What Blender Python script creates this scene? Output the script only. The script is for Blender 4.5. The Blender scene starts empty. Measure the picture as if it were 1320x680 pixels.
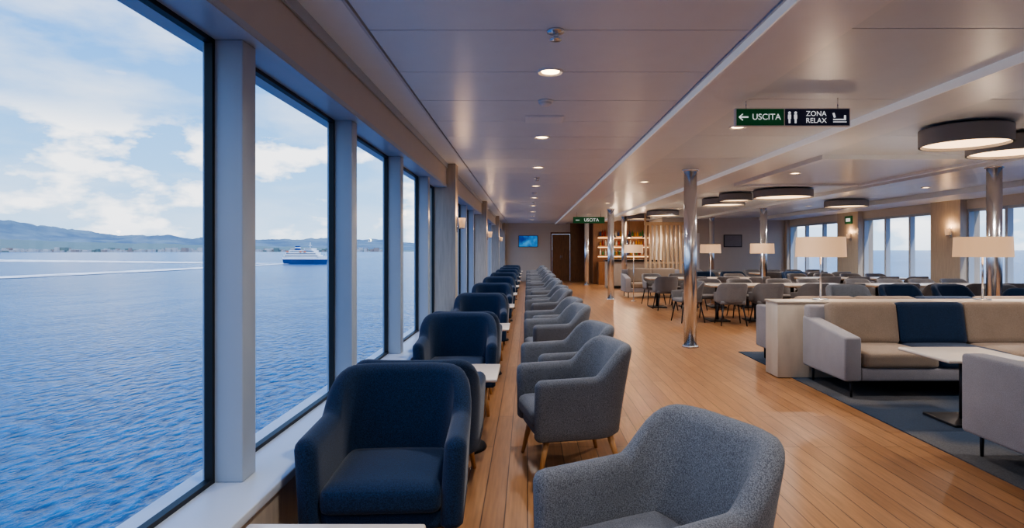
import bpy, bmesh, math, random
from mathutils import Vector, Matrix
random.seed(7)
S=bpy.context.scene
COL=S.collection
F=770.0; H0=1.45

# ---------------------------------------------------------------- materials
def srgb(r,g,b):
    def f(c):
        c/=255.0
        return c/12.92 if c<=0.04045 else ((c+0.055)/1.055)**2.4
    return (f(r),f(g),f(b),1.0)
def newmat(name):
    m=bpy.data.materials.new(name); m.use_nodes=True
    nt=m.node_tree; return m,nt,nt.nodes['Principled BSDF']
def simple(name,col,rough=0.5,metal=0.0,emit=None,es=0.0,spec=None):
    m,nt,p=newmat(name)
    p.inputs['Base Color'].default_value=col
    p.inputs['Roughness'].default_value=rough
    p.inputs['Metallic'].default_value=metal
    if spec is not None: p.inputs['Specular IOR Level'].default_value=spec
    if emit: 
        p.inputs['Emission Color'].default_value=emit
        p.inputs['Emission Strength'].default_value=es
    tc=nt.nodes.new('ShaderNodeTexCoord'); n=nt.nodes.new('ShaderNodeTexNoise')
    n.inputs['Scale'].default_value=6
    nt.links.new(tc.outputs['Object'],n.inputs['Vector'])
    mx=nt.nodes.new('ShaderNodeMixRGB'); mx.blend_type='MULTIPLY'; mx.inputs[0].default_value=0.06
    mx.inputs[1].default_value=col
    nt.links.new(n.outputs['Fac'],mx.inputs[2]); nt.links.new(mx.outputs[0],p.inputs['Base Color'])
    return m
def fabric(name,c1,c2,scale=260,bump=0.25,big=5):
    m,nt,p=newmat(name); N=nt.nodes; L=nt.links
    tc=N.new('ShaderNodeTexCoord')
    n=N.new('ShaderNodeTexNoise'); n.inputs['Scale'].default_value=scale; n.inputs['Detail'].default_value=2
    n2=N.new('ShaderNodeTexNoise'); n2.inputs['Scale'].default_value=big
    L.new(tc.outputs['Object'],n.inputs['Vector']); L.new(tc.outputs['Object'],n2.inputs['Vector'])
    r=N.new('ShaderNodeValToRGB'); r.color_ramp.elements[0].position=0.35; r.color_ramp.elements[1].position=0.65
    r.color_ramp.elements[0].color=c1; r.color_ramp.elements[1].color=c2
    L.new(n.outputs['Fac'],r.inputs[0])
    mx=N.new('ShaderNodeMixRGB'); mx.blend_type='MULTIPLY'; mx.inputs[0].default_value=0.25
    L.new(r.outputs[0],mx.inputs[1]); L.new(n2.outputs['Fac'],mx.inputs[2])
    L.new(mx.outputs[0],p.inputs['Base Color'])
    p.inputs['Roughness'].default_value=0.9
    p.inputs['Sheen Weight'].default_value=0.15
    p.inputs['Specular IOR Level'].default_value=0.2
    b=N.new('ShaderNodeBump'); b.inputs['Strength'].default_value=bump; b.inputs['Distance'].default_value=0.003
    L.new(n.outputs['Fac'],b.inputs['Height']); L.new(b.outputs[0],p.inputs['Normal'])
    return m
def wood(name,c1,c2,rough=0.45,axis=(12,12,1.2)):
    m,nt,p=newmat(name); N=nt.nodes; L=nt.links
    tc=N.new('ShaderNodeTexCoord'); mp=N.new('ShaderNodeMapping'); mp.inputs['Scale'].default_value=axis
    n=N.new('ShaderNodeTexNoise'); n.inputs['Scale'].default_value=3; n.inputs['Detail'].default_value=6
    L.new(tc.outputs['Object'],mp.inputs[0]); L.new(mp.outputs[0],n.inputs['Vector'])
    r=N.new('ShaderNodeValToRGB'); r.color_ramp.elements[0].color=c1; r.color_ramp.elements[1].color=c2
    r.color_ramp.elements[0].position=0.3; r.color_ramp.elements[1].position=0.7
    L.new(n.outputs['Fac'],r.inputs[0]); L.new(r.outputs[0],p.inputs['Base Color'])
    p.inputs['Roughness'].default_value=rough
    return m
def emis(name,col,st,base=None):
    m,nt,p=newmat(name); N=nt.nodes
    p.inputs['Base Color'].default_value=base or col; p.inputs['Emission Color'].default_value=col
    p.inputs['Emission Strength'].default_value=st; return m

M_blue=fabric('navy_fabric',srgb(14,32,56),srgb(30,55,88),220)
M_grey=fabric('heather_grey_fabric',srgb(76,79,86),srgb(124,126,132),240,0.3)
M_grey2=fabric('taupe_grey_fabric',srgb(104,102,104),srgb(134,130,130),200)
M_lgrey=fabric('light_grey_fabric',srgb(136,132,136),srgb(160,156,160),260)
M_taupe=fabric('taupe_fabric',srgb(132,115,100),srgb(156,139,124),240)
M_oak=wood('oak_leg',srgb(170,120,70),srgb(205,155,100))
M_cream=wood('cream_laminate',srgb(178,165,150),srgb(192,179,164),0.4,(3,3,1))
M_slat=wood('slat_wood',srgb(190,162,130),srgb(212,186,154),0.4,(3,3,1))
M_wall=simple('beige_wall_panel',srgb(200,192,182),0.5)
M_wall2=wood('beige_wood_panel',srgb(174,162,148),srgb(190,178,162),0.45)
M_dwood=wood('dark_wood_panel',srgb(104,68,42),srgb(136,90,56),0.4)
M_table=simple('light_table_top',srgb(214,202,190),0.25)
M_alu=simple('painted_aluminium',srgb(172,182,194),0.35,0.0)
M_sill=simple('white_sill',srgb(194,202,212),0.3)
M_black=simple('black_gasket',srgb(22,24,28),0.5)
M_dmetal=simple('dark_metal',srgb(50,50,54),0.4,0.6)
M_steel=simple('polished_steel',srgb(222,224,228),0.22,1.0)
M_ceil=simple('ceiling_panel_metal',srgb(220,229,238),0.32,0.0)
M_ceil2=simple('ceiling_soffit',srgb(230,236,242),0.3)
M_gap=simple('ceiling_gap',srgb(90,88,86),0.7)
M_trim=emis('ceiling_trim_glow',(1,0.97,0.93,1),0.12,(0.85,0.87,0.9,1))  # faint emission added to plain trim, stands in for its bright reflected line
M_trimp=simple('ceiling_trim_plain',srgb(200,206,214),0.3)
M_white=simple('white_plastic',srgb(235,235,233),0.4)
M_warm=emis('warm_lamp',(1,0.66,0.34,1),9)
M_led=emis('warm_shelf_led',(1,0.62,0.32,1),2.0)
M_disc=emis('warm_disc_diffuser',(1,0.64,0.34,1),2.6,(0.8,0.75,0.7,1))
M_shade=emis('lamp_shade_linen',(1.0,0.58,0.30,1),0.42,(0.45,0.33,0.23,1))
M_lampgrey=simple('lamp_drum_grey',srgb(138,138,142),0.5)

# floor planks
m,nt,p=newmat('oak_planks'); N=nt.nodes; L=nt.links
tc=N.new('ShaderNodeTexCoord'); mp=N.new('ShaderNodeMapping'); mp.inputs['Rotation'].default_value=(0,0,math.pi/2)
L.new(tc.outputs['Object'],mp.inputs[0])
br=N.new('ShaderNodeTexBrick'); br.inputs['Scale'].default_value=1; br.inputs['Brick Width'].default_value=2.2
br.inputs['Row Height'].default_value=0.125; br.inputs['Mortar Size'].default_value=0.0035; br.inputs['Mortar Smooth'].default_value=0.2
br.offset=0.37; br.inputs['Color1'].default_value=srgb(168,124,86); br.inputs['Color2'].default_value=srgb(148,105,70)
br.inputs['Mortar'].default_value=srgb(78,52,34)
L.new(mp.outputs[0],br.inputs['Vector'])
mp2=N.new('ShaderNodeMapping'); mp2.inputs['Scale'].default_value=(22,1.2,1)
L.new(tc.outputs['Object'],mp2.inputs[0])
n=N.new('ShaderNodeTexNoise'); n.inputs['Scale'].default_value=2.5; n.inputs['Detail'].default_value=8
L.new(mp2.outputs[0],n.inputs['Vector'])
mr=N.new('ShaderNodeMapRange'); mr.inputs[1].default_value=0.3; mr.inputs[2].default_value=0.7; mr.inputs[3].default_value=0.76; mr.inputs[4].default_value=1.12
L.new(n.outputs['Fac'],mr.inputs[0])
mx=N.new('ShaderNodeMixRGB'); mx.blend_type='MULTIPLY'; mx.inputs[0].default_value=1
L.new(br.outputs['Color'],mx.inputs[1]); L.new(mr.outputs[0],mx.inputs[2]); L.new(mx.outputs[0],p.inputs['Base Color'])
p.inputs['Roughness'].default_value=0.3; p.inputs['Specular IOR Level'].default_value=0.5
b=N.new('ShaderNodeBump'); b.inputs['Strength'].default_value=0.25; b.inputs['Distance'].default_value=0.003; b.invert=True
L.new(br.outputs['Fac'],b.inputs['Height']); L.new(b.outputs[0],p.inputs['Normal'])
M_floor=m
# carpet
m,nt,p=newmat('patterned_carpet'); N=nt.nodes; L=nt.links
tc=N.new('ShaderNodeTexCoord'); n=N.new('ShaderNodeTexNoise'); n.inputs['Scale'].default_value=0.9; n.inputs['Detail'].default_value=2
L.new(tc.outputs['Object'],n.inputs['Vector'])
r=N.new('ShaderNodeValToRGB'); r.color_ramp.elements[0].color=srgb(102,101,104); r.color_ramp.elements[0].position=0.44
r.color_ramp.elements[1].color=srgb(48,68,94); r.color_ramp.elements[1].position=0.56
L.new(n.outputs['Fac'],r.inputs[0])
n2=N.new('ShaderNodeTexNoise'); n2.inputs['Scale'].default_value=90
L.new(tc.outputs['Object'],n2.inputs['Vector'])
mx=N.new('ShaderNodeMixRGB'); mx.blend_type='MULTIPLY'; mx.inputs[0].default_value=0.7
L.new(r.outputs[0],mx.inputs[1]); L.new(n2.outputs['Fac'],mx.inputs[2]); L.new(mx.outputs[0],p.inputs['Base Color'])
p.inputs['Roughness'].default_value=0.95; M_carpet=m
# glass
m=bpy.data.materials.new('window_glass'); m.use_nodes=True; nt=m.node_tree; N=nt.nodes; L=nt.links
for x in list(N): N.remove(x)
o=N.new('ShaderNodeOutputMaterial'); t=N.new('ShaderNodeBsdfTransparent'); t.inputs[0].default_value=(0.98,0.99,1,1)
g=N.new('ShaderNodeBsdfGlossy'); g.inputs['Roughness'].default_value=0.02
mxs=N.new('ShaderNodeMixShader'); mxs.inputs[0].default_value=0.02; L.new(t.outputs[0],mxs.inputs[1]); L.new(g.outputs[0],mxs.inputs[2]); L.new(mxs.outputs[0],o.inputs[0])
M_glass=m

# ---------------------------------------------------------------- builder
class B:
    def __init__(s): s.bm=bmesh.new(); s.mats=[]
    def mi(s,m):
        if m not in s.mats: s.mats.append(m)
        return s.mats.index(m)
    def add(s,t,mat,smooth=False,mtx=None):
        if mtx is not None: t.transform(mtx)
        i=s.mi(mat)
        for f in t.faces: f.material_index=i; f.smooth=smooth
        me=bpy.data.meshes.new('tmp'); t.to_mesh(me); t.free(); s.bm.from_mesh(me); bpy.data.meshes.remove(me)
    def box(s,lo,hi,mat,bev=0,rot=None):
        t=bmesh.new(); bmesh.ops.create_cube(t,size=1)
        c=[(a+b)/2 for a,b in zip(lo,hi)]; d=[abs(b-a) for a,b in zip(lo,hi)]
        t.transform(Matrix.Diagonal((d[0],d[1],d[2],1)))
        if bev: bmesh.ops.bevel(t,geom=t.edges[:],offset=bev,segments=3,profile=0.5,affect='EDGES')
        mt=Matrix.Translation(c)
        if rot is not None: mt=mt@rot
        s.add(t,mat,bev>0,mt)
    def pane(s,x,y0,y1,z0,z1,mat):
        t=bmesh.new(); t.faces.new([t.verts.new(v) for v in ((x,y0,z0),(x,y1,z0),(x,y1,z1),(x,y0,z1))]); s.add(t,mat)
    def cone(s,p0,p1,r0,r1,mat,seg=16,smooth=True):
        p0=Vector(p0);p1=Vector(p1); d=p1-p0
        t=bmesh.new(); bmesh.ops.create_cone(t,cap_ends=True,segments=seg,radius1=r0,radius2=r1,depth=d.length)
        q=Vector((0,0,1)).rotation_difference(d.normalized()).to_matrix().to_4x4()
        s.add(t,mat,smooth,Matrix.Translation((p0+p1)/2)@q)
    def cushion(s,lo,hi,mat,r=0.05,bulge=0.02,mtx=None,cuts=11):
        t=bmesh.new(); bmesh.ops.create_cube(t,size=2); bmesh.ops.subdivide_edges(t,edges=t.edges[:],cuts=cuts,use_grid_fill=True)
        c=[(a+b)/2 for a,b in zip(lo,hi)]; d=[abs(b-a)/2 for a,b in zip(lo,hi)]
        r=min(r,min(d)*0.98)
        for v in t.verts:
            p=Vector(v.co)
            P=Vector([p[i]*d[i] for i in range(3)])
            q=Vector([max(-(d[i]-r),min(d[i]-r,P[i])) for i in range(3)])
            e=P-q
            if e.length>1e-6: e=e.normalized()*r
            w=q+e
            w.z+=bulge*(1-p.x**2)*(1-p.y**2)*(1 if p.z>0 else 0)
            v.co=w
        mt=Matrix.Translation(c)
        if mtx is not None: mt=mtx@mt
        s.add(t,mat,True,mt)
    def shell(s,W,D,th,z0,armf,armb,back,cr,fb,fa,mat,y1=-0.02,tuck=0.0):
        pts=[]; na=9; nc=14; nb=10
        hw=W/2; hd=D/2
        for i in range(na): pts.append((-hw,-hd+(D-cr)*i/na,-1,0))
        for i in range(nc):
            a=math.pi-(math.pi/2)*i/nc; pts.append((-hw+cr+cr*math.cos(a),hd-cr+cr*math.sin(a),math.cos(a),math.sin(a)))
        for i in range(nb): pts.append((-hw+cr+(W-2*cr)*i/nb,hd,0,1))
        for i in range(nc):
            a=math.pi/2-(math.pi/2)*i/nc; pts.append((hw-cr+cr*math.cos(a),hd-cr+cr*math.sin(a),math.cos(a),math.sin(a)))
        for i in range(na+1): pts.append((hw,hd-cr-(D-cr)*i/na,1,0))
        def sm(x): x=max(0,min(1,x)); return x*x*(3-2*x)
        t=bmesh.new(); rings=[]
        def ring(x,y,nx,ny,sc=1.0,dy=0.0,dz=0.0):
            k=max(0,min(1,(y+hd)/(D))); bw=sm((y-y1)/(hd-0.02-y1))
            zt=(armf+(armb-armf)*k)*(1-bw)+back*bw
            zt-=dz; zb=z0+dz*0.6; R=th/2*sc; fl=fa*(1-bw)+fb*bw
            prof=[]
            for q in range(6): prof.append((-R,zb+0.015+(zt-R-zb-0.015)*q/5.0))
            for q in range(1,7): a=math.pi-math.pi*q/7.0; prof.append((R*math.cos(a),zt-R+R*math.sin(a)))
            for q in range(6): prof.append((R,zt-R-(zt-R-zb-0.015)*q/5.0))
            prof.append((R*0.6,zb)); prof.append((-R*0.6,zb))
            vs=[]
            for o,z in prof:
                h=(z-z0)/(back-z0); off=o+fl*(max(0,h)**1.2)
                vs.append(t.verts.new((x+nx*off,y+ny*off+dy,z)))
            return vs
        R=th/2
        x,y,nx,ny=pts[0]
        for q in (4,3,2,1): 
            a=q/4.6*math.pi/2; rings.append(ring(x,y,nx,ny,math.cos(a),-math.sin(a)*R,(1-math.cos(a))*R))
        for (x,y,nx,ny) in pts: rings.append(ring(x,y,nx,ny))
        for q in (1,2,3,4): 
            a=q/4.6*math.pi/2; rings.append(ring(x,y,nx,ny,math.cos(a),-math.sin(a)*R,(1-math.cos(a))*R))
        n=len(rings[0])
        for a,b in zip(rings[:-1],rings[1:]):
            for i in range(n): t.faces.new((a[i],a[(i+1)%n],b[(i+1)%n],b[i]))
        t.faces.new(rings[0]); t.faces.new(list(reversed(rings[-1])))
        bmesh.ops.recalc_face_normals(t,faces=t.faces[:])
        s.add(t,mat,True)
    def mesh(s,name):
        me=bpy.data.meshes.new(name); s.bm.to_mesh(me); s.bm.free()
        for m in s.mats: me.materials.append(m)
        return me
    def obj(s,name,loc=(0,0,0),rz=0):
        return place(s.mesh(name),name,loc,rz)
def place(me,name,loc=(0,0,0),rz=0,sc=None):
    o=bpy.data.objects.new(name,me); COL.objects.link(o); o.location=loc; o.rotation_euler=(0,0,rz)
    if sc: o.scale=sc
    return o
def qbox(name,lo,hi,mat,bev=0):
    b=B(); b.box(lo,hi,mat,bev); return b.obj(name)

YB=-3.0; YE=28.0; XR=10.0; XW=-1.35; XS=-1.07; ZC=2.70
# ---------------------------------------------------------------- shell
qbox('floor',(XS-0.02,YB,-0.12),(XR+0.3,YE+3,0),M_floor)
b=B()
b.box((XW-0.1,YB,ZC+0.06),(XR+0.3,YE+3,ZC+0.3),M_gap)
y=YB
while y<YE:
    b.box((-0.90,y+0.005,ZC),(1.27,y+0.795,ZC+0.07),M_ceil,0); y+=0.8
b.box((-1.17,YB,ZC-0.005),(-0.93,YE,ZC+0.07),M_ceil2)
b.box((1.31,YB,ZC-0.05),(1.76,YE,ZC+0.07),M_ceil2)
b.box((3.17,YB,ZC-0.05),(3.69,YE,ZC+0.07),M_ceil2)
b.box((6.5,YB,ZC-0.06),(6.98,YE,ZC+0.07),M_ceil2)
b.box((8.9,YB,ZC-0.10),(XR+0.2,YE,ZC+0.07),M_ceil2)
for x0,x1,st in ((1.78,3.15,1),(3.71,6.48,2),(7.0,8.88,1)):
    y=YB
    for_w=(x1-x0)/st
    while y<YE:
        for k in range(st):
            b.box((x0+for_w*k+0.005,y+0.005,ZC+0.01),(x0+for_w*(k+1)-0.005,y+1.593,ZC+0.07),M_ceil)
        y+=1.6
b.obj('ceiling')
b=B()
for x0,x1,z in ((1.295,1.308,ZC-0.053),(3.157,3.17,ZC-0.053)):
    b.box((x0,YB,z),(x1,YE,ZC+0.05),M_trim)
for x0,x1,z in ((-0.925,-0.91,ZC-0.010),(1.272,1.286,ZC-0.012),(1.765,1.775,ZC-0.01),(3.695,3.71,ZC-0.03)):
    b.box((x0,YB,z),(x1,YE,ZC+0.05),M_trimp)
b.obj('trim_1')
b=B()
for (x0,y0,x1,y1) in ((3.9,7.9,6.3,8.0),(3.9,11.2,6.3,11.3),(3.9,8.0,4.0,11.2),(6.2,8.0,6.3,11.2)):
    b.box((x0,y0,ZC-0.05),(x1,y1,ZC+0.01),M_ceil2)
b.box((4.0,8.0,ZC-0.012),(6.2,11.2,ZC+0.0),M_ceil)
b.obj('ceiling_tray')

# left wall
b=B()
b.box((XW-0.12,YB,-0.1),(XS-0.02,YE,0.41),M_wall2)
b.box((XW-0.12,YB,2.37),(-1.17,YE,ZC+0.06),M_wall)
pil=[(8.62,8.92),(15.2,15.5),(21.8,22.1),(27.6,28.0)]
for a,c in pil: b.box((XW-0.1,a,0.41),(-1.04,c,ZC),M_wall2,0)
b.obj('wall_left')
b=B(); b.box((XW-0.14,YB,0.41),(XS,YE,0.45),M_sill,0.006); b.obj('window_sill')
b=B(); b.box((XS-0.03,YB,0.0),(XS,YE,0.08),M_alu); b.obj('baseboard_left')
b=B(); b.box((XW-0.14,YB,2.355),(-1.165,YE,2.375),M_alu); b.box((-1.17,YB,2.36),(-1.162,YE,2.39),M_alu)
b.box((-1.165,YB,ZC-0.07),(-1.15,YE,ZC-0.005),M_alu); b.obj('trim_2')
bays=[(YB,8.62,[-0.63,0.97,2.57,4.17,5.77,7.37]),(8.92,15.2,[10.4,12.0,13.6]),(15.5,21.8,[17.0,18.6,20.2]),(22.1,27.6,[23.6,25.2])]
wn=1
for a,c,ms in bays:
    ed=[a]+ms+[c]
    for y in ms:
        bb=B(); bb.box((XW-0.05,y+0.0,0.45),(-1.225,y+0.125,2.355),M_alu,0.006); bb.obj('window_mullion')
    for i in range(len(ed)-1):
        y0=ed[i]+(0.125 if i>0 else 0); y1=ed[i+1]
        if y1-y0<0.3: continue
        g=B(); w=0.02
        g.box((XW-0.03,y0,0.45),(XW+0.004,y0+w,2.355),M_black); g.box((XW-0.03,y1-w,0.45),(XW+0.004,y1,2.355),M_black)
        g.box((XW-0.03,y0+w,0.45),(XW+0.004,y1-w,0.45+w),M_black); g.box((XW-0.03,y0+w,2.355-w),(XW+0.004,y1-w,2.355),M_black)
        g.pane(XW-0.01,y0+w,y1-w,0.45+w,2.355-w,M_glass)
        g.obj('window_%d'%wn); wn+=1
# right wall
b=B()
b.box((XR,YB,-0.1),(XR+0.3,YE,0.55),M_wall2)
b.box((XR,YB,2.38),(XR+0.3,YE,ZC+0.06),M_wall)
rb=[(YB,0.6),(1.5,5.0),(5.9,9.4),(10.3,13.6),(14.6,17.8),(19.0,22.8)]
for i in range(len(rb)-1): b.box((XR-0.15,rb[i][1],0),(XR+0.3,rb[i+1][0],ZC),M_wall2)
b.box((XR-0.1,22.8,0),(XR+0.3,YE,ZC),M_wall2)
b.obj('wall_right')
for a,c in rb:
    g=B(); k=3; w=(c-a)/k
    for i in range(k+1): g.box((XR+0.02,a+w*i-0.04,0.55),(XR+0.14,a+w*i+0.04,2.38),M_alu)
    for z in (0.55,2.32): g.box((XR+0.03,a,z),(XR+0.13,c,z+0.06),M_alu)
    for i in range(k): g.pane(XR+0.07,a+w*i+0.04,a+w*(i+1)-0.04,0.61,2.32,M_glass)
    g.obj('window_%d'%wn); wn+=1
qbox('wall_front',(XW-0.1,YB-0.15,-0.1),(XR+0.3,YB,ZC+0.3),M_wall)
b=B()
b.box((XW-0.1,YE,-0.1),(1.15,YE+0.15,ZC+0.1),M_wall)
b.box((1.15,YE,2.2),(2.0,YE+0.15,ZC+0.1),M_wall)
b.box((2.0,YE,-0.1),(2.95,YE+0.15,ZC+0.1),M_dwood)
b.box((2.8,25.6,0),(2.95,YE,ZC),M_dwood)
b.box((2.8,25.5,0),(5.3,25.6,ZC),M_dwood)
b.box((5.2,23.1,0),(5.35,25.6,ZC),M_wall)
b.box((5.2,23.0,0),(XR,23.15,ZC),M_wall)
b.obj('wall_back')
b=B(); b.box((1.16,YE+0.05,0),(1.99,YE+0.1,2.19),M_dwood); b.box((1.572,YE+0.045,0.0),(1.578,YE+0.05,2.19),M_black)
for x in (1.54,1.61): b.cone((x,YE+0.02,1.0),(x,YE+0.02,1.2),0.012,0.012,M_steel)
b.obj('door_1')
b=B(); b.box((1.08,YE-0.03,0),(1.15,YE,2.25),M_dwood); b.box((2.0,YE-0.03,0),(2.07,YE,2.25),M_dwood); b.box((1.08,YE-0.03,2.2),(2.07,YE,2.28),M_dwood); b.obj('trim_3')
b=B(); b.box((5.35,22.98,0),(XR-0.15,23.0,0.08),M_alu); b.obj('baseboard_back')

# bar
b=B()
b.box((2.96,24.9,0),(5.15,25.5,0.95),M_dwood)
for z in (1.2,1.6,2.0): 
    b.box((3.0,25.15,z),(5.15,25.49,z+0.03),M_oak)
    b.box((3.0,25.44,z-0.05),(5.15,25.48,z-0.02),M_led)
cols=[srgb(60,110,60),srgb(180,120,40),srgb(200,190,170),srgb(140,40,30),srgb(50,70,110)]
cm=[simple('bottle_%s'%n,c,0.2) for n,c in zip(('green','amber','clear','red','blue'),cols)]
for z in (1.23,1.63,2.03):
    x=3.08
    while x<5.05:
        mm=random.choice(cm); hh=random.uniform(0.18,0.28)
        b.cone((x,25.28,z),(x,25.28,z+hh*0.7),0.035,0.035,mm,10); b.cone((x,25.28,z+hh*0.7),(x,25.28,z+hh),0.02,0.012,mm,8)
        x+=random.uniform(0.09,0.14)
b.obj('bar_shelving')
b=B(); b.box((3.0,22.6,0),(5.1,23.2,1.02),M_cream,0.01); b.box((2.95,22.52,1.02),(5.15,23.25,1.07),M_dmetal,0.008)
b.box((3.0,22.58,0.0),(5.1,22.6,0.1),M_dmetal); b.obj('bar_counter')
b=B(); b.box((3.2,22.7,1.07),(4.4,23.1,1.10),M_steel); b.box((3.2,22.7,1.10),(4.4,22.71,1.4),M_glass); b.box((3.2,22.7,1.4),(4.4,23.1,1.42),M_steel)
b.box((3.2,23.09,1.1),(4.4,23.1,1.4),M_glass); 
for i in range(5): b.cushion((3.3+i*0.21,22.8,1.10),(3.44+i*0.21,22.95,1.18),cm[1],0.03,0,cuts=3)
b.obj('pastry_display_case')
for x in (3.3,3.9,4.5):  # made-up pendants with bulbs, added to brighten the bar
    b=B(); b.cone((0,0,0),(0,0,0.62),0.006,0.006,M_dmetal,8); b.cone((0,0,-0.16),(0,0,0),0.12,0.03,M_dmetal,24); b.cushion((-0.04,-0.04,-0.18),(0.04,0.04,-0.10),M_warm,0.039,0,cuts=4)
    o=b.obj('bar_fill_pendant',(x,22.9,2.08))
    l=bpy.data.lights.new('bulb','POINT'); l.energy=25; l.color=(1,0.75,0.5); l.shadow_soft_size=0.05
    lo=bpy.data.objects.new('bulb',l); COL.objects.link(lo); lo.parent=o; lo.location=(0,0,-0.24)
b=B(); X0=3.92; X1=5.45
b.box((X0,19.92,0),(X1,20.1,0.08),M_slat); b.box((X0,19.92,2.28),(X1,20.1,2.38),M_slat); b.box((X0,19.94,1.0),(X1,20.08,1.05),M_slat)
for i in range(11):
    x=X0+0.01+i*0.145; b.box((x,19.93,0.08),(x+0.062,20.09,2.3),M_slat)
for x in (X0,X1-0.05): b.box((x,19.96,2.38),(x+0.05,20.09,ZC-0.051),M_slat)
b.obj('slatted_screen')
b=B(); b.box((5.9,22.94,0.0),(6.6,22.99,2.1),M_white); b.obj('door_2')

def pole(x,y,r=0.10):
    b=B(); b.cone((0,0,0),(0,0,ZC-0.04),r,r,M_steel,32); b.cone((0,0,0),(0,0,0.03),r+0.03,r+0.02,M_steel,32); b.cone((0,0,ZC-0.075),(0,0,ZC-0.045),r+0.02,r+0.03,M_steel,32)
    b.obj('steel_column',(x,y,0))
for x,y in ((2.44,8.95),(2.44,17.5),(2.44,24.6),(6.72,8.6),(6.72,17.0),(6.75,21.9),(3.43,21.2)): pole(x,y,0.095)

# ---------------------------------------------------------------- armchairs
def armchair(fab,name,af=0.645,ab=0.655):
    b=B()
    b.shell(0.60,0.56,0.10,0.25,af,ab,0.84,0.20,0.10,0.035,fab,y1=0.085)
    b.cushion((-0.27,-0.30,0.24),(0.27,0.24,0.34),fab,0.03,0)
    b.cushion((-0.262,-0.335,0.315),(0.262,0.23,0.44),fab,0.045,0.018)
    for sx in (-1,1):
        b.cone((sx*0.29,-0.29,0),(sx*0.25,-0.23,0.27),0.013,0.026,M_oak,12)
        b.cone((sx*0.28,0.30,0),(sx*0.23,0.22,0.27),0.013,0.026,M_oak,12)
    return b.mesh(name)
ME_blue=armchair(M_blue,'navy_armchair'); ME_grey=armchair(M_grey,'grey_armchair')
def dining(fab,name):
    b=B()
    b.shell(0.50,0.44,0.045,0.44,0.62,0.66,0.82,0.2,0.07,0.02,fab,y1=-0.02)
    b.cushion((-0.235,-0.25,0.40),(0.235,0.21,0.48),fab,0.035,0.012)
    for sx in (-1,1):
        b.cone((sx*0.25,-0.25,0),(sx*0.19,-0.18,0.41),0.010,0.017,M_dmetal,10)
        b.cone((sx*0.24,0.25,0),(sx*0.18,0.17,0.41),0.010,0.017,M_dmetal,10)
    return b.mesh(name)
ME_din=dining(M_grey2,'dining_chair')
def ctable():
    b=B()
    b.box((-0.29,-0.28,0.535),(0.29,0.28,0.56),M_table,0.01)
    b.cone((0,0,0.02),(0,0,0.54),0.028,0.028,M_dmetal,16); b.cone((0,0,0),(0,0,0.02),0.2,0.19,M_dmetal,32)
    b.box((-0.12,-0.12,0.52),(0.12,0.12,0.535),M_dmetal)
    return b.mesh('coffee_table')
ME_ct=ctable()
P=2.62
for k in range(9):
    y=2.86+P*k
    place(ME_blue,'navy_armchair',(-0.645,y,0),math.radians(3))
    place(ME_blue,'navy_armchair',(-0.645,y+0.83,0),math.radians(180))
for k in range(10):
    place(ME_ct,'coffee_table',(-0.50 if k else -0.62,1.67+P*k+(0.11 if k else 0),0))
for (y,x,r) in [(2.07,0.43,-64),(4.08,0.285,-78),(5.05,0.31,-76)]+[(4.12+2.72*k+d,0.31,-80) for k in range(1,8) for d in (0,0.95)]:
    place(ME_grey,'grey_armchair',(x,y,0),math.radians(r),(0.93,0.93,0.985))

# ---------------------------------------------------------------- booths
def sofa(name,n=4,sw=0.73,armf=0.60,armb=0.72,navy=(1,)):
    Lh=0.2+n*sw+0.2; b=B()
    for x0 in (0,Lh-0.17):
        t=bmesh.new(); bmesh.ops.create_cube(t,size=1)
        for v in t.verts:
            X=x0+(0.17 if v.co.x>0 else 0); Y=(0.0 if v.co.y<0 else 0.90); 
            Z=0.17 if v.co.z<0 else (armf if v.co.y<0 else armb)
            v.co=(X,Y,Z)
        bmesh.ops.bevel(t,geom=t.edges[:],offset=0.025,segments=3,profile=0.5,affect='EDGES')
        b.add(t,M_lgrey,True)
    b.box((0.17,0.02,0.17),(Lh-0.17,0.90,0.30),M_lgrey,0.02)
    b.box((0.0+0.02,0.80,0.17),(Lh-0.02,0.92,0.84),M_lgrey,0.03)
    for i in range(n):
        x0=0.2+i*sw; mt=M_blue if i in navy else M_taupe
        b.cushion((x0-0.006,0.0,0.29),(x0+sw+0.006,0.72,0.45),mt,0.045,0.012)
        rm=Matrix.Translation((0,0.72,0.42))@Matrix.Rotation(math.radians(-10),4,'X')@Matrix.Translation((0,-0.72,-0.42))
        b.cushion((x0-0.004,0.60,0.42),(x0+sw+0.004,0.77,0.88),mt,0.05,0.0,mtx=rm)
    for x in (0.1,Lh/2,Lh-0.1):
        for y in (0.07,0.85): b.cone((x,y,0.008),(x,y,0.18),0.011,0.015,M_dmetal,10)
    return b.mesh(name),Lh
meA,LA=sofa('booth_sofa'); meB,_=sofa('booth_sofa_b',armf=0.72,armb=0.73)
place(meA,'booth_sofa',(3.08,5.80,0))
place(meB,'booth_sofa',(3.08+LA,4.25,0),math.pi)
place(meB,'booth_sofa',(3.08+LA,8.07,0),math.pi)
b=B(); b.box((2.83,6.76,0.008),(3.08+LA+0.1,7.10,0.85),M_cream,0.006); b.box((2.82,6.75,0.85),(3.08+LA+0.11,7.11,0.87),M_cream,0.004)
b.obj('booth_divider')
b=B(); b.box((2.83,2.9,0.008),(3.08+LA+0.1,3.24,0.85),M_cream,0.006); b.box((2.82,2.89,0.85),(3.08+LA+0.11,3.25,0.87),M_cream,0.004)
b.obj('booth_divider')
b=B(); b.box((3.0,-2.5,0.0),(6.55,8.5,0.008),M_carpet); b.obj('carpet')
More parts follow.
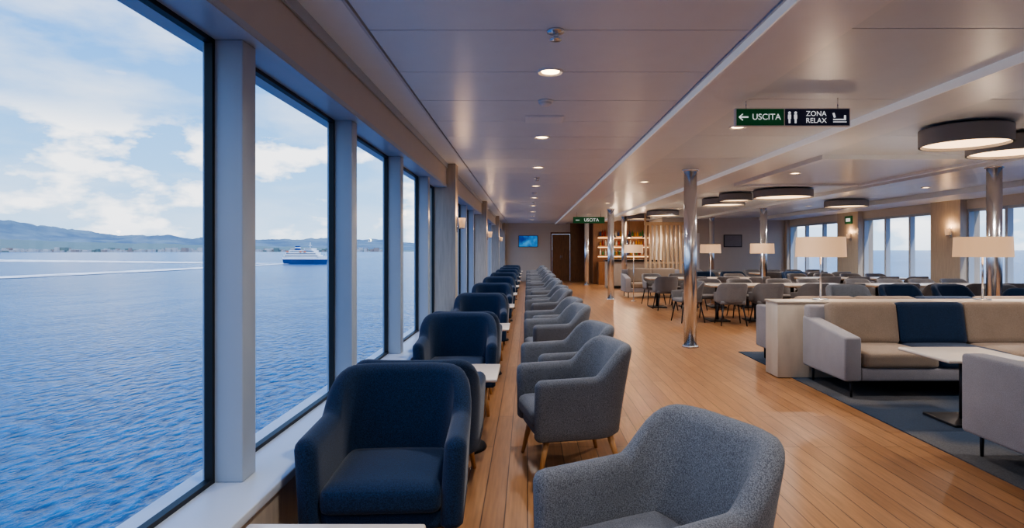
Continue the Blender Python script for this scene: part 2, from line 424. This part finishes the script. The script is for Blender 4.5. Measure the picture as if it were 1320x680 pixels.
def btable(x,y):
    b=B(); b.box((-0.30,-0.33,0.55),(0.42,0.33,0.58),M_table,0.014)
    b.cone((0.06,0,0.03),(0.06,0,0.56),0.035,0.035,M_dmetal,16); b.box((-0.16,-0.2,0.008),(0.28,0.2,0.03),M_dmetal,0.006)
    b.obj('lounge_table',(x,y,0))
btable(3.63,5.05); btable(5.3,5.05)
def shade_lamp(x,y,zb,w=0.27,zs=1.37,zt=1.60,name='table_lamp'):
    b=B(); b.cone((0,0,0),(0,0,0.015),0.09,0.085,M_steel,24); b.cone((0,0,0.01),(0,0,zt-zb-0.05),0.011,0.011,M_steel,12)
    t=bmesh.new(); bmesh.ops.create_cone(t,cap_ends=False,segments=40,radius1=w,radius2=w*0.97,depth=zt-zs)
    b.add(t,M_shade,True,Matrix.Translation((0,0,(zt+zs)/2-zb)))
    for a in range(3):
        an=a*2.094; b.cone((0,0,zt-zb-0.05),(w*0.96*math.cos(an),w*0.96*math.sin(an),zt-zb-0.02),0.003,0.003,M_steel,6)
    b.cushion((-0.035,-0.035,(zs+zt)/2-zb-0.05),(0.035,0.035,(zs+zt)/2-zb+0.05),M_warm,0.034,0)
    o=b.obj(name,(x,y,zb))
    l=bpy.data.lights.new('bulb','POINT'); l.energy=12; l.color=(1,0.8,0.6); l.shadow_soft_size=0.04
    lo=bpy.data.objects.new('bulb',l); COL.objects.link(lo); lo.parent=o; lo.location=(0.06,0.0,(zs+zt)/2-zb+0.03)
shade_lamp(3.40,6.93,0.87); shade_lamp(5.28,6.93,0.87,0.29)
for x,y in ((5.5,14.0),(4.9,16.0),(3.0,16.9)): shade_lamp(x,y,0.0,name='floor_lamp')

# ---------------------------------------------------------------- dining zone
def dtable():
    b=B(); b.box((-0.65,-0.4,0.72),(0.65,0.4,0.75),M_table,0.01); b.box((-0.64,-0.39,0.705),(0.64,0.39,0.72),M_oak)
    for xx in (-0.4,0.4):
        b.cone((xx,0,0.03),(xx,0,0.71),0.035,0.035,M_dmetal,16); b.box((xx-0.2,-0.25,0),(xx+0.2,0.25,0.03),M_dmetal,0.006)
    return b.mesh('dining_table')
ME_dt=dtable()
for j,(yy,xs) in enumerate(((12.3,(4.3,5.85,7.6,9.0)),(15.2,(3.7,5.2,7.6,9.0)),(18.4,(5.7,7.6,8.9)))):
    for x in xs:
        place(ME_dt,'dining_table',(x,yy,0))
        for dx in (-0.33,0.33):
            if not (x==5.2 and yy==15.2 and dx<0): place(ME_din,'dining_chair',(x+dx*1.06,yy+0.69,0),random.uniform(-.15,.15))
            place(ME_din,'dining_chair',(x+dx*1.06,yy-0.69,0),math.pi+random.uniform(-.15,.15))
place(ME_din,'dining_chair',(3.25,12.1,0),math.radians(-80))
meC,LC=sofa('lounge_sofa',n=2,navy=())
place(meC,'lounge_sofa',(2.95,18.0,0))
for x in (5.0,5.85,7.6): place(ME_blue,'navy_armchair',(x,16.8,0),0)
for k in range(13):
    place(ME_blue if k%2==0 else ME_grey,('navy' if k%2==0 else 'grey')+'_armchair',(9.4,-1.0+k*0.95,0),math.radians(-85))
for k in range(2):
    place(ME_blue,'navy_armchair',(7.7,9.3-0.95*k,0),math.radians(-60))
for k in range(4):
    place(ME_blue if k in(1,2) else ME_grey,'navy_armchair' if k in (1,2) else 'grey_armchair',(5.6+0.95*k,10.3,0),math.radians(8*k-10))

# ---------------------------------------------------------------- ceiling fixtures
def downlight(x,y,z=ZC,pw=14):
    b=B()
    t=bmesh.new(); bmesh.ops.create_cone(t,cap_ends=False,segments=32,radius1=0.085,radius2=0.06,depth=0.014); b.add(t,M_white,True,Matrix.Translation((0,0,-0.007)))
    t=bmesh.new(); bmesh.ops.create_cone(t,cap_ends=False,segments=32,radius1=0.085,radius2=0.09,depth=0.014); b.add(t,M_white,True,Matrix.Translation((0,0,-0.007)))
    b.cone((0,0,-0.006),(0,0,-0.004),0.062,0.062,M_warm,32)
    o=b.obj('recessed_downlight',(x,y,z))
    l=bpy.data.lights.new('bulb','SPOT'); l.energy=pw; l.color=(1,0.95,0.90); l.shadow_soft_size=0.05; l.spot_size=math.radians(155); l.spot_blend=0.9
    lo=bpy.data.objects.new('bulb',l); COL.objects.link(lo); lo.parent=o; lo.location=(0,0,-0.03)
for y in (-0.8,1.6,4.18,6.6,9.0,11.6,14.2,16.8,19.4,22,24.6): downlight(0.16,y,pw=90)
for y in (0.5,6.1,11.0,16.0,21): downlight(2.15,y,ZC+0.01,125)
for x,y in ((5.1,1.5),(5.1,4.6),(4.3,9.6),(6.0,7.6),(5.2,13.6),(8.0,7.0),(8.0,12),(8,17),(4.6,18.2),(4.0,23.9),(8,2)): downlight(x,y,ZC+0.01-(0.022 if (x,y)==(4.3,9.6) else 0),150)
b=B(); b.cone((0,0,-0.012),(0,0,0),0.05,0.05,M_steel,24); b.cone((0,0,-0.05),(0,0,-0.01),0.012,0.016,M_steel,12); b.cone((0,0,-0.056),(0,0,-0.05),0.035,0.035,M_steel,16)
for a in range(3):
    an=a*2.1; b.cone((0.018*math.cos(an),0.018*math.sin(an),-0.05),(0.012*math.cos(an),0.012*math.sin(an),-0.01),0.003,0.003,M_steel,6)
me=b.mesh('fire_sprinkler')
for y in (3.4,10.3,15.5): place(me,'fire_sprinkler',(0.16,y,ZC-0.001))
b=B(); b.cone((0,0,-0.02),(0,0,0),0.06,0.06,M_white,24); b.cone((0,0,-0.045),(0,0,-0.02),0.035,0.055,M_white,24); me=b.mesh('smoke_detector')
for y in (5.0,13): place(me,'smoke_detector',(0.15,y,ZC))
b=B(); b.box((-0.02,5.55,ZC-0.01),(0.34,5.85,ZC),M_ceil2,0.003); b.box((0.0,5.57,ZC-0.014),(0.32,5.83,ZC-0.01),M_ceil2); b.obj('ceiling_hatch')
def drum(x,y,r,h=0.15,z=ZC):
    b=B()
    t=bmesh.new(); bmesh.ops.create_cone(t,cap_ends=False,segments=64,radius1=r,radius2=r,depth=h); b.add(t,M_lampgrey,True,Matrix.Translation((0,0,-h/2-0.02)))
    t=bmesh.new(); bmesh.ops.create_cone(t,cap_ends=False,segments=64,radius1=r-0.02,radius2=r-0.02,depth=h); b.add(t,M_lampgrey,True,Matrix.Translation((0,0,-h/2-0.02)))
    b.cone((0,0,-0.03),(0,0,-0.02),r,r,M_lampgrey,64,False)
    b.cone((0,0,-h+0.01),(0,0,-h+0.02),r-0.021,r-0.021,M_disc,64,False)
    b.cone((0,0,-0.03),(0,0,0.012),r*0.5,r*0.5,M_lampgrey,32)
    b.obj('drum_ceiling_lamp',(x,y,z))
drum(4.43,6.05,0.40,0.17); drum(5.35,6.6,0.42,0.17); drum(5.3,12.4,0.58); drum(4.75,14.5,0.50); drum(4.6,13.2,0.35); drum(4.3,19,0.5); drum(3.9,21,0.4); drum(8.0,15,0.5)

def text(parent,s,loc,size,mat):
    c=bpy.data.curves.new('lettering','FONT'); c.body=s; c.size=size; c.align_x='CENTER'; c.align_y='CENTER'; c.extrude=0.001
    c.materials.append(mat); o=bpy.data.objects.new('lettering',c); COL.objects.link(o); o.parent=parent; o.location=loc; o.rotation_euler=(math.pi/2,0,0)
M_green=emis('sign_green',srgb(18,92,52),0.15); M_navy=emis('sign_navy',srgb(30,38,66),0.1); M_txt=emis('sign_white',(0.85,0.88,0.9,1),0.5)
b=B()
b.box((-0.475,-0.02,-0.15),(0.475,0.02,0.0),M_white,0.004)
b.box((-0.465,-0.024,-0.142),(-0.075,-0.019,-0.008),M_green); b.box((-0.065,-0.024,-0.142),(0.465,-0.019,-0.008),M_navy)
for x in (-0.38,0.38): b.cone((x,0,0),(x,0,0.09),0.005,0.005,M_steel,8)
b.box((-0.44,-0.028,-0.081),(-0.37,-0.023,-0.069),M_txt)
for s_ in (1,-1): b.box((-0.45,-0.028,-0.079+s_*0.013),(-0.41,-0.023,-0.071+s_*0.013),M_txt,0,Matrix.Rotation(-s_*math.radians(40),4,'Y'))
for x in (-0.03,0.02):
    b.cone((x,-0.028,-0.04),(x,-0.023,-0.04),0.011,0.011,M_txt,12); b.box((x-0.012,-0.028,-0.09),(x+0.012,-0.023,-0.054),M_txt); b.box((x-0.007,-0.028,-0.125),(x+0.007,-0.023,-0.09),M_txt)
b.box((0.33,-0.028,-0.10),(0.42,-0.023,-0.09),M_txt); b.box((0.33,-0.028,-0.08),(0.345,-0.023,-0.04),M_txt,0,Matrix.Rotation(-0.3,4,'Y')); b.box((0.33,-0.028,-0.118),(0.44,-0.023,-0.112),M_txt); b.box((0.42,-0.028,-0.10),(0.435,-0.023,-0.06),M_txt)
sg=b.obj('hanging_sign',(2.19,4.95,2.62))
text(sg,'USCITA',(-0.22,-0.026,-0.075),0.07,M_txt); text(sg,'ZONA',(0.19,-0.026,-0.048),0.058,M_txt); text(sg,'RELAX',(0.19,-0.026,-0.105),0.058,M_txt)
b=B(); b.box((-0.5,-0.02,-0.2),(0.5,0.02,0.0),M_green,0.004)
for x in (-0.38,0.38): b.cone((x,0,0),(x,0,0.2),0.006,0.006,M_steel,8)
b.box((-0.42,-0.026,-0.11),(-0.3,-0.02,-0.09),M_txt)
s2=b.obj('exit_sign',(1.95,19,2.5)); text(s2,'USCITA',(0.08,-0.026,-0.1),0.14,M_txt)
b=B(); b.box((-0.03,-0.2,-0.12),(0.0,0.2,0.12),M_green,0.004); b.box((-0.034,-0.12,-0.05),(-0.03,0.12,0.05),M_txt); b.obj('exit_sign',(9.85,18.3,2.37))

# tv
M_scr,nt,p=newmat('tv_screen'); N=nt.nodes; tc=N.new('ShaderNodeTexCoord'); w=N.new('ShaderNodeTexNoise'); w.inputs['Scale'].default_value=2.5
r=N.new('ShaderNodeValToRGB'); r.color_ramp.elements[0].color=srgb(5,50,140); r.color_ramp.elements[1].color=srgb(70,160,220); r.color_ramp.elements[0].position=0.4; r.color_ramp.elements[1].position=0.65
nt.links.new(tc.outputs['Object'],w.inputs['Vector']); nt.links.new(w.outputs['Fac'],r.inputs[0]); nt.links.new(r.outputs[0],p.inputs['Emission Color']); p.inputs['Emission Strength'].default_value=0.7; p.inputs['Base Color'].default_value=(0,0,0,1)
b=B(); b.box((-0.45,-0.06,-0.27),(0.45,-0.01,0.27),M_black,0.006); b.box((-0.43,-0.063,-0.25),(0.43,-0.06,0.25),M_scr); b.box((-0.1,-0.012,-0.1),(0.1,0.0,0.1),M_dmetal)
b.obj('wall_tv',(0.03,YE,1.86))
b=B(); b.box((-0.35,-0.03,-0.24),(0.35,0,0.24),M_dmetal,0.004); b.box((-0.32,-0.033,-0.21),(0.32,-0.03,0.21),M_lgrey); b.obj('framed_picture',(7.9,23.0,1.8))
def sconce(loc,rz):
    b=B(); b.box((-0.04,-0.015,-0.12),(0.04,0,0.12),M_steel,0.004); b.cone((0,-0.015,-0.06),(0,-0.07,-0.06),0.008,0.008,M_steel,8)
    b.cone((0,-0.08,-0.07),(0,-0.08,-0.05),0.03,0.04,M_steel,16); b.cone((0,-0.08,-0.05),(0,-0.08,0.09),0.04,0.055,M_shade,20)
    o=b.obj('wall_sconce',loc,rz)
    l=bpy.data.lights.new('bulb','POINT'); l.energy=5; l.color=(1,0.6,0.3); l.shadow_soft_size=0.05
    lo=bpy.data.objects.new('bulb',l); COL.objects.link(lo); lo.parent=o; lo.location=(0,-0.1,0.16)
for a,c in pil[:3]: sconce((-1.04,(a+c)/2,1.83),math.pi/2)
for y in (14.1,18.4,9.85): sconce((9.85,y-0.2,1.85),-math.pi/2)

# ---------------------------------------------------------------- outside
ZS=H0-20.0
m,nt,p=newmat('sea_water'); N=nt.nodes; L=nt.links
tc=N.new('ShaderNodeTexCoord')
def noise(sc,vec,det=4):
    n=N.new('ShaderNodeTexNoise'); n.inputs['Scale'].default_value=sc; n.inputs['Detail'].default_value=det; L.new(vec,n.inputs['Vector']); return n
mp=N.new('ShaderNodeMapping'); mp.inputs['Scale'].default_value=(1.0,0.6,1); mp.inputs['Rotation'].default_value=(0,0,0.5); L.new(tc.outputs['Object'],mp.inputs[0])
n1=noise(0.75,mp.outputs[0],6); n2=noise(0.06,mp.outputs[0],3); n3=noise(0.004,tc.outputs['Object'],4)
b1=N.new('ShaderNodeBump'); b1.inputs['Strength'].default_value=0.8; b1.inputs['Distance'].default_value=1.0; L.new(n1.outputs['Fac'],b1.inputs['Height'])
b2=N.new('ShaderNodeBump'); b2.inputs['Strength'].default_value=0.5; b2.inputs['Distance'].default_value=3; L.new(n2.outputs['Fac'],b2.inputs['Height']); L.new(b1.outputs[0],b2.inputs['Normal'])
L.new(b2.outputs[0],p.inputs['Normal'])
r=N.new('ShaderNodeValToRGB'); r.color_ramp.elements[0].color=srgb(0,42,84); r.color_ramp.elements[1].color=srgb(16,90,142); r.color_ramp.elements[0].position=0.35; r.color_ramp.elements[1].position=0.7
L.new(n1.outputs['Fac'],r.inputs[0])
mx=N.new('ShaderNodeMixRGB'); mx.blend_type='MIX'; mr=N.new('ShaderNodeMapRange'); mr.inputs[1].default_value=0.4; mr.inputs[2].default_value=0.65; mr.inputs[4].default_value=0.3; L.new(n3.outputs['Fac'],mr.inputs[0])
L.new(mr.outputs[0],mx.inputs[0]); L.new(r.outputs[0],mx.inputs[1]); mx.inputs[2].default_value=srgb(70,136,180)
L.new(mx.outputs[0],p.inputs['Base Color']); p.inputs['Roughness'].default_value=0.2; p.inputs['IOR'].default_value=1.22
t=B(); bm=t.bm; i=t.mi(m)
vs=[bm.verts.new((a,c,ZS)) for a,c in ((-60000,-60000),(60000,-60000),(60000,60000),(-60000,60000))]; bm.faces.new(vs); t.obj('sea')
m,nt,p=newmat('wake_foam'); N=nt.nodes; L=nt.links; tc=N.new('ShaderNodeTexCoord')
n1=N.new('ShaderNodeTexNoise'); n1.inputs['Scale'].default_value=0.05; n1.inputs['Detail'].default_value=8; L.new(tc.outputs['Object'],n1.inputs['Vector'])
r=N.new('ShaderNodeMapRange'); r.inputs[1].default_value=0.25; r.inputs[2].default_value=0.55; r.inputs[4].default_value=0.85; L.new(n1.outputs['Fac'],r.inputs[0]); L.new(r.outputs[0],p.inputs['Alpha'])
p.inputs['Base Color'].default_value=(0.9,0.95,0.98,1); p.inputs['Roughness'].default_value=1.0
t=B(); bm=t.bm; t.mi(m)
def strip(pts,axis):
    prev=None
    for x,y,w in pts:
        dx,dy=(w,0) if axis=='x' else (0,w)
        a=bm.verts.new((x-dx,y-dy,ZS+0.5)); c=bm.verts.new((x+dx,y+dy,ZS+0.5))
        if prev:
            f=bm.faces.new((prev[0],prev[1],c,a)); f.normal_update()
            if f.normal.z<0: f.normal_flip()
        prev=(a,c)
strip([(-345,850,7),(-352,700,16),(-362,560,18),(-375,430,16),(-400,300,14)],'x')
strip([(-352,864,7),(-420,880,26),(-600,960,50),(-1100,1150,90)],'y')
t.obj('ferry_wake')
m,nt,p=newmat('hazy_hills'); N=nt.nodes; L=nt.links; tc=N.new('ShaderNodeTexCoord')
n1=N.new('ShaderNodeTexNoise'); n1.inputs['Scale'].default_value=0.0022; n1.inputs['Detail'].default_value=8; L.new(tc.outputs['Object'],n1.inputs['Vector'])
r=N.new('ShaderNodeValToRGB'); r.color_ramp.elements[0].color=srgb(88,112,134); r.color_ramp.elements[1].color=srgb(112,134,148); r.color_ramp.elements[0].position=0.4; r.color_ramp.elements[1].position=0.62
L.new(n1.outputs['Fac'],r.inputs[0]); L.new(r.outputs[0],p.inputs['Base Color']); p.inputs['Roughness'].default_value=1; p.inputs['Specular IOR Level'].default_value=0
from mathutils import noise as mn
def ridge(name,D,prof,depth,mat,seedv):
    t=B(); bm=t.bm; t.mi(mat); rows=[]
    na=520
    for j in range(9):
        f=j/8.0; row=[]
        for i in range(na+1):
            a=math.radians(-80+76*i/na); px=680+F*math.tan(a)
            h=prof(px)*D/F*min(2.0,1/math.cos(a))
            h*=math.sin(f*math.pi/2)**0.8
            nz=mn.fractal(Vector((a*18+seedv,f*2.4,0.3)),0.9,2.0,7)
            h*=(1+0.3*nz); h=max(h,2) if f>0 else -2
            d=(D+depth*f)/1.0
            row.append(bm.verts.new((d*math.sin(a),d*math.cos(a),ZS+h)))
        rows.append(row)
    for a,c in zip(rows[:-1],rows[1:]):
        for i in range(na): f=bm.faces.new((a[i],a[i+1],c[i+1],c[i])); f.smooth=True
    t.obj(name)
def lerp(px,pts):
    if px<=pts[0][0]: return pts[0][1]
    for (a,ha),(c,hc) in zip(pts[:-1],pts[1:]):
        if px<=c: return ha+(hc-ha)*(px-a)/(c-a)
    return pts[-1][1]
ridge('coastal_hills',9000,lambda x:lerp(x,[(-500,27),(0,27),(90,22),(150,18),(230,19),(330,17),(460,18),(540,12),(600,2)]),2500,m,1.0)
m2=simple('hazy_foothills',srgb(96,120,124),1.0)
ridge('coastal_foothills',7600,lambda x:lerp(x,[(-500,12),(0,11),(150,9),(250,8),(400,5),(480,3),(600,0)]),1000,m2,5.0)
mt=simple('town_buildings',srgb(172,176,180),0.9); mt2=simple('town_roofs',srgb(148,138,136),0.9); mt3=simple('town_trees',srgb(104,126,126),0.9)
b=B()
for i in range(950):
    a=math.radians(random.uniform(-62,-12)); d=random.uniform(7200,7500); x=d*math.sin(a); y=d*math.cos(a); s_=random.uniform(10,28); h=random.uniform(6,26)**1.0*random.choice((1,1,1.8))
    b.box((x-s_,y-s_,ZS-1),(x+s_,y+s_,ZS+h),random.choice((mt,mt,mt,mt2,mt3)))
b.obj('coastal_town')
mh=simple('hull_blue',srgb(14,64,124),0.4); mw=simple('ship_white',srgb(228,232,236),0.4); mk=simple('ship_window',srgb(70,90,110),0.3)
b=B(); t=bmesh.new(); Lf=31.0
outl=[(-Lf,-5.5),(-Lf,5.5),(Lf*0.45,6.5),(Lf*0.75,4.5),(Lf,0),(Lf*0.75,-4.5),(Lf*0.45,-6.5)]
lo=[t.verts.new((x*0.95,y*0.85,-1)) for x,y in outl]; mid=[t.verts.new((x,y,6)) for x,y in outl]
for i in range(7): t.faces.new((lo[i],lo[(i+1)%7],mid[(i+1)%7],mid[i]))
t.faces.new(mid); bmesh.ops.recalc_face_normals(t,faces=t.faces[:]); b.add(t,mh)
t=bmesh.new()
lo=[t.verts.new((x,y,6)) for x,y in outl]; mid=[t.verts.new((x*1.02,y,8.8+(1.5 if x>Lf*.6 else 0))) for x,y in outl]
for i in range(7): t.faces.new((lo[i],lo[(i+1)%7],mid[(i+1)%7],mid[i]))
t.faces.new(mid); bmesh.ops.recalc_face_normals(t,faces=t.faces[:]); b.add(t,mw)
for x0,x1,w,z0,z1 in ((-29,21,5.8,8.8,11.8),(-27,18,5.4,11.8,14.8),(-22,15,5,14.8,17.8),(0,12,5.5,17.8,20.4)):
    b.box((x0,-w,z0),(x1,w,z1),mw,0.3); b.box((x0+1.5,-w-0.1,z0+1.2),(x1-1.2,w+0.1,z0+2.1),mk)
b.box((-15,-2,17.8),(-9,2,23.5),mh,0.5); b.box((-15.1,-2.1,20.5),(-8.9,2.1,21.8),mw); b.cone((6,0,20),(6,0,28),0.5,0.2,mw,8); b.box((4.6,-1.5,24),(7.4,1.5,24.5),mw)
for x in (-24,-5,1): b.cushion((x-1.5,-6,15.2),(x+2,-4.9,16.6),simple('lifeboat',srgb(220,110,50)),0.5,0,cuts=3)
b.obj('ferry',(-318,858,ZS),math.radians(-12)).scale=(1.1,1.1,1.1)

# ---------------------------------------------------------------- world
W=bpy.data.worlds.new('World'); S.world=W; W.use_nodes=True; nt=W.node_tree; N=nt.nodes; L=nt.links
bg=N['Background']; tc=N.new('ShaderNodeTexCoord'); sx=N.new('ShaderNodeSeparateXYZ'); L.new(tc.outputs['Generated'],sx.inputs[0])
def ramp(pts):
    r=N.new('ShaderNodeValToRGB'); e=r.color_ramp.elements
    e[0].position,e[0].color=pts[0]; e[1].position,e[1].color=pts[-1]
    for q,cc in pts[1:-1]: x=e.new(q); x.color=cc
    return r
r=ramp([(0.0,srgb(176,206,234)),(0.12,srgb(132,182,230)),(0.35,srgb(70,140,216)),(1.0,srgb(54,108,192))])
L.new(sx.outputs['Z'],r.inputs[0])
def g(v): return (v,v,v,1)
def layer(scale,zs,lo,hi,mask,off=0.0,det=10):
    mp=N.new('ShaderNodeMapping'); mp.inputs['Scale'].default_value=(1,1,zs); mp.inputs['Location'].default_value=(off,off*0.7,off*0.3); L.new(tc.outputs['Generated'],mp.inputs[0])
    n=N.new('ShaderNodeTexNoise'); n.inputs['Scale'].default_value=scale; n.inputs['Detail'].default_value=det; n.inputs['Roughness'].default_value=0.55; L.new(mp.outputs[0],n.inputs['Vector'])
    c=ramp([(lo,g(0)),(hi,g(1))]); L.new(n.outputs['Fac'],c.inputs[0])
    ms=ramp(mask); L.new(sx.outputs['Z'],ms.inputs[0])
    mu=N.new('ShaderNodeMath'); mu.operation='MULTIPLY'; L.new(c.outputs[0],mu.inputs[0]); L.new(ms.outputs[0],mu.inputs[1]); return mu
wisp=layer(3.6,3.0,0.46,0.72,[(0,g(.4)),(.15,g(.5)),(.3,g(.7)),(1,g(.4))],0.0,12)
cum=layer(7.5,2.2,0.50,0.58,[(0,g(.5)),(.04,g(1)),(.16,g(1)),(.2,g(0)),(1,g(0))],3.7,10)
mx=N.new('ShaderNodeMixRGB'); L.new(wisp.outputs[0],mx.inputs[0]); L.new(r.outputs[0],mx.inputs[1]); mx.inputs[2].default_value=(0.85,0.9,0.97,1)
mx2=N.new('ShaderNodeMixRGB'); L.new(cum.outputs[0],mx2.inputs[0]); L.new(mx.outputs[0],mx2.inputs[1]); mx2.inputs[2].default_value=(1.05,1.06,1.1,1)
L.new(mx2.outputs[0],bg.inputs[0]); bg.inputs[1].default_value=1.75
l=bpy.data.lights.new('sun','SUN'); l.energy=3.2; l.angle=0.01; l.color=(1,0.95,0.88)
o=bpy.data.objects.new('sun',l); COL.objects.link(o); o.rotation_euler=Vector((0.35,-0.5,1.15)).to_track_quat('Z','Y').to_euler()

# camera
cd=bpy.data.cameras.new('camera'); cd.sensor_width=36; cd.lens=F/1320*36; cd.shift_x=-20/1320; cd.shift_y=-18/1320; cd.clip_start=0.05; cd.clip_end=100000
co=bpy.data.objects.new('camera',cd); COL.objects.link(co); co.location=(0,0,H0); co.rotation_euler=(math.pi/2,0,0); S.camera=co
S.view_settings.view_transform='AgX'
try: S.view_settings.look='AgX - Medium High Contrast'
except Exception as ex: print(ex)
S.view_settings.exposure=0.33
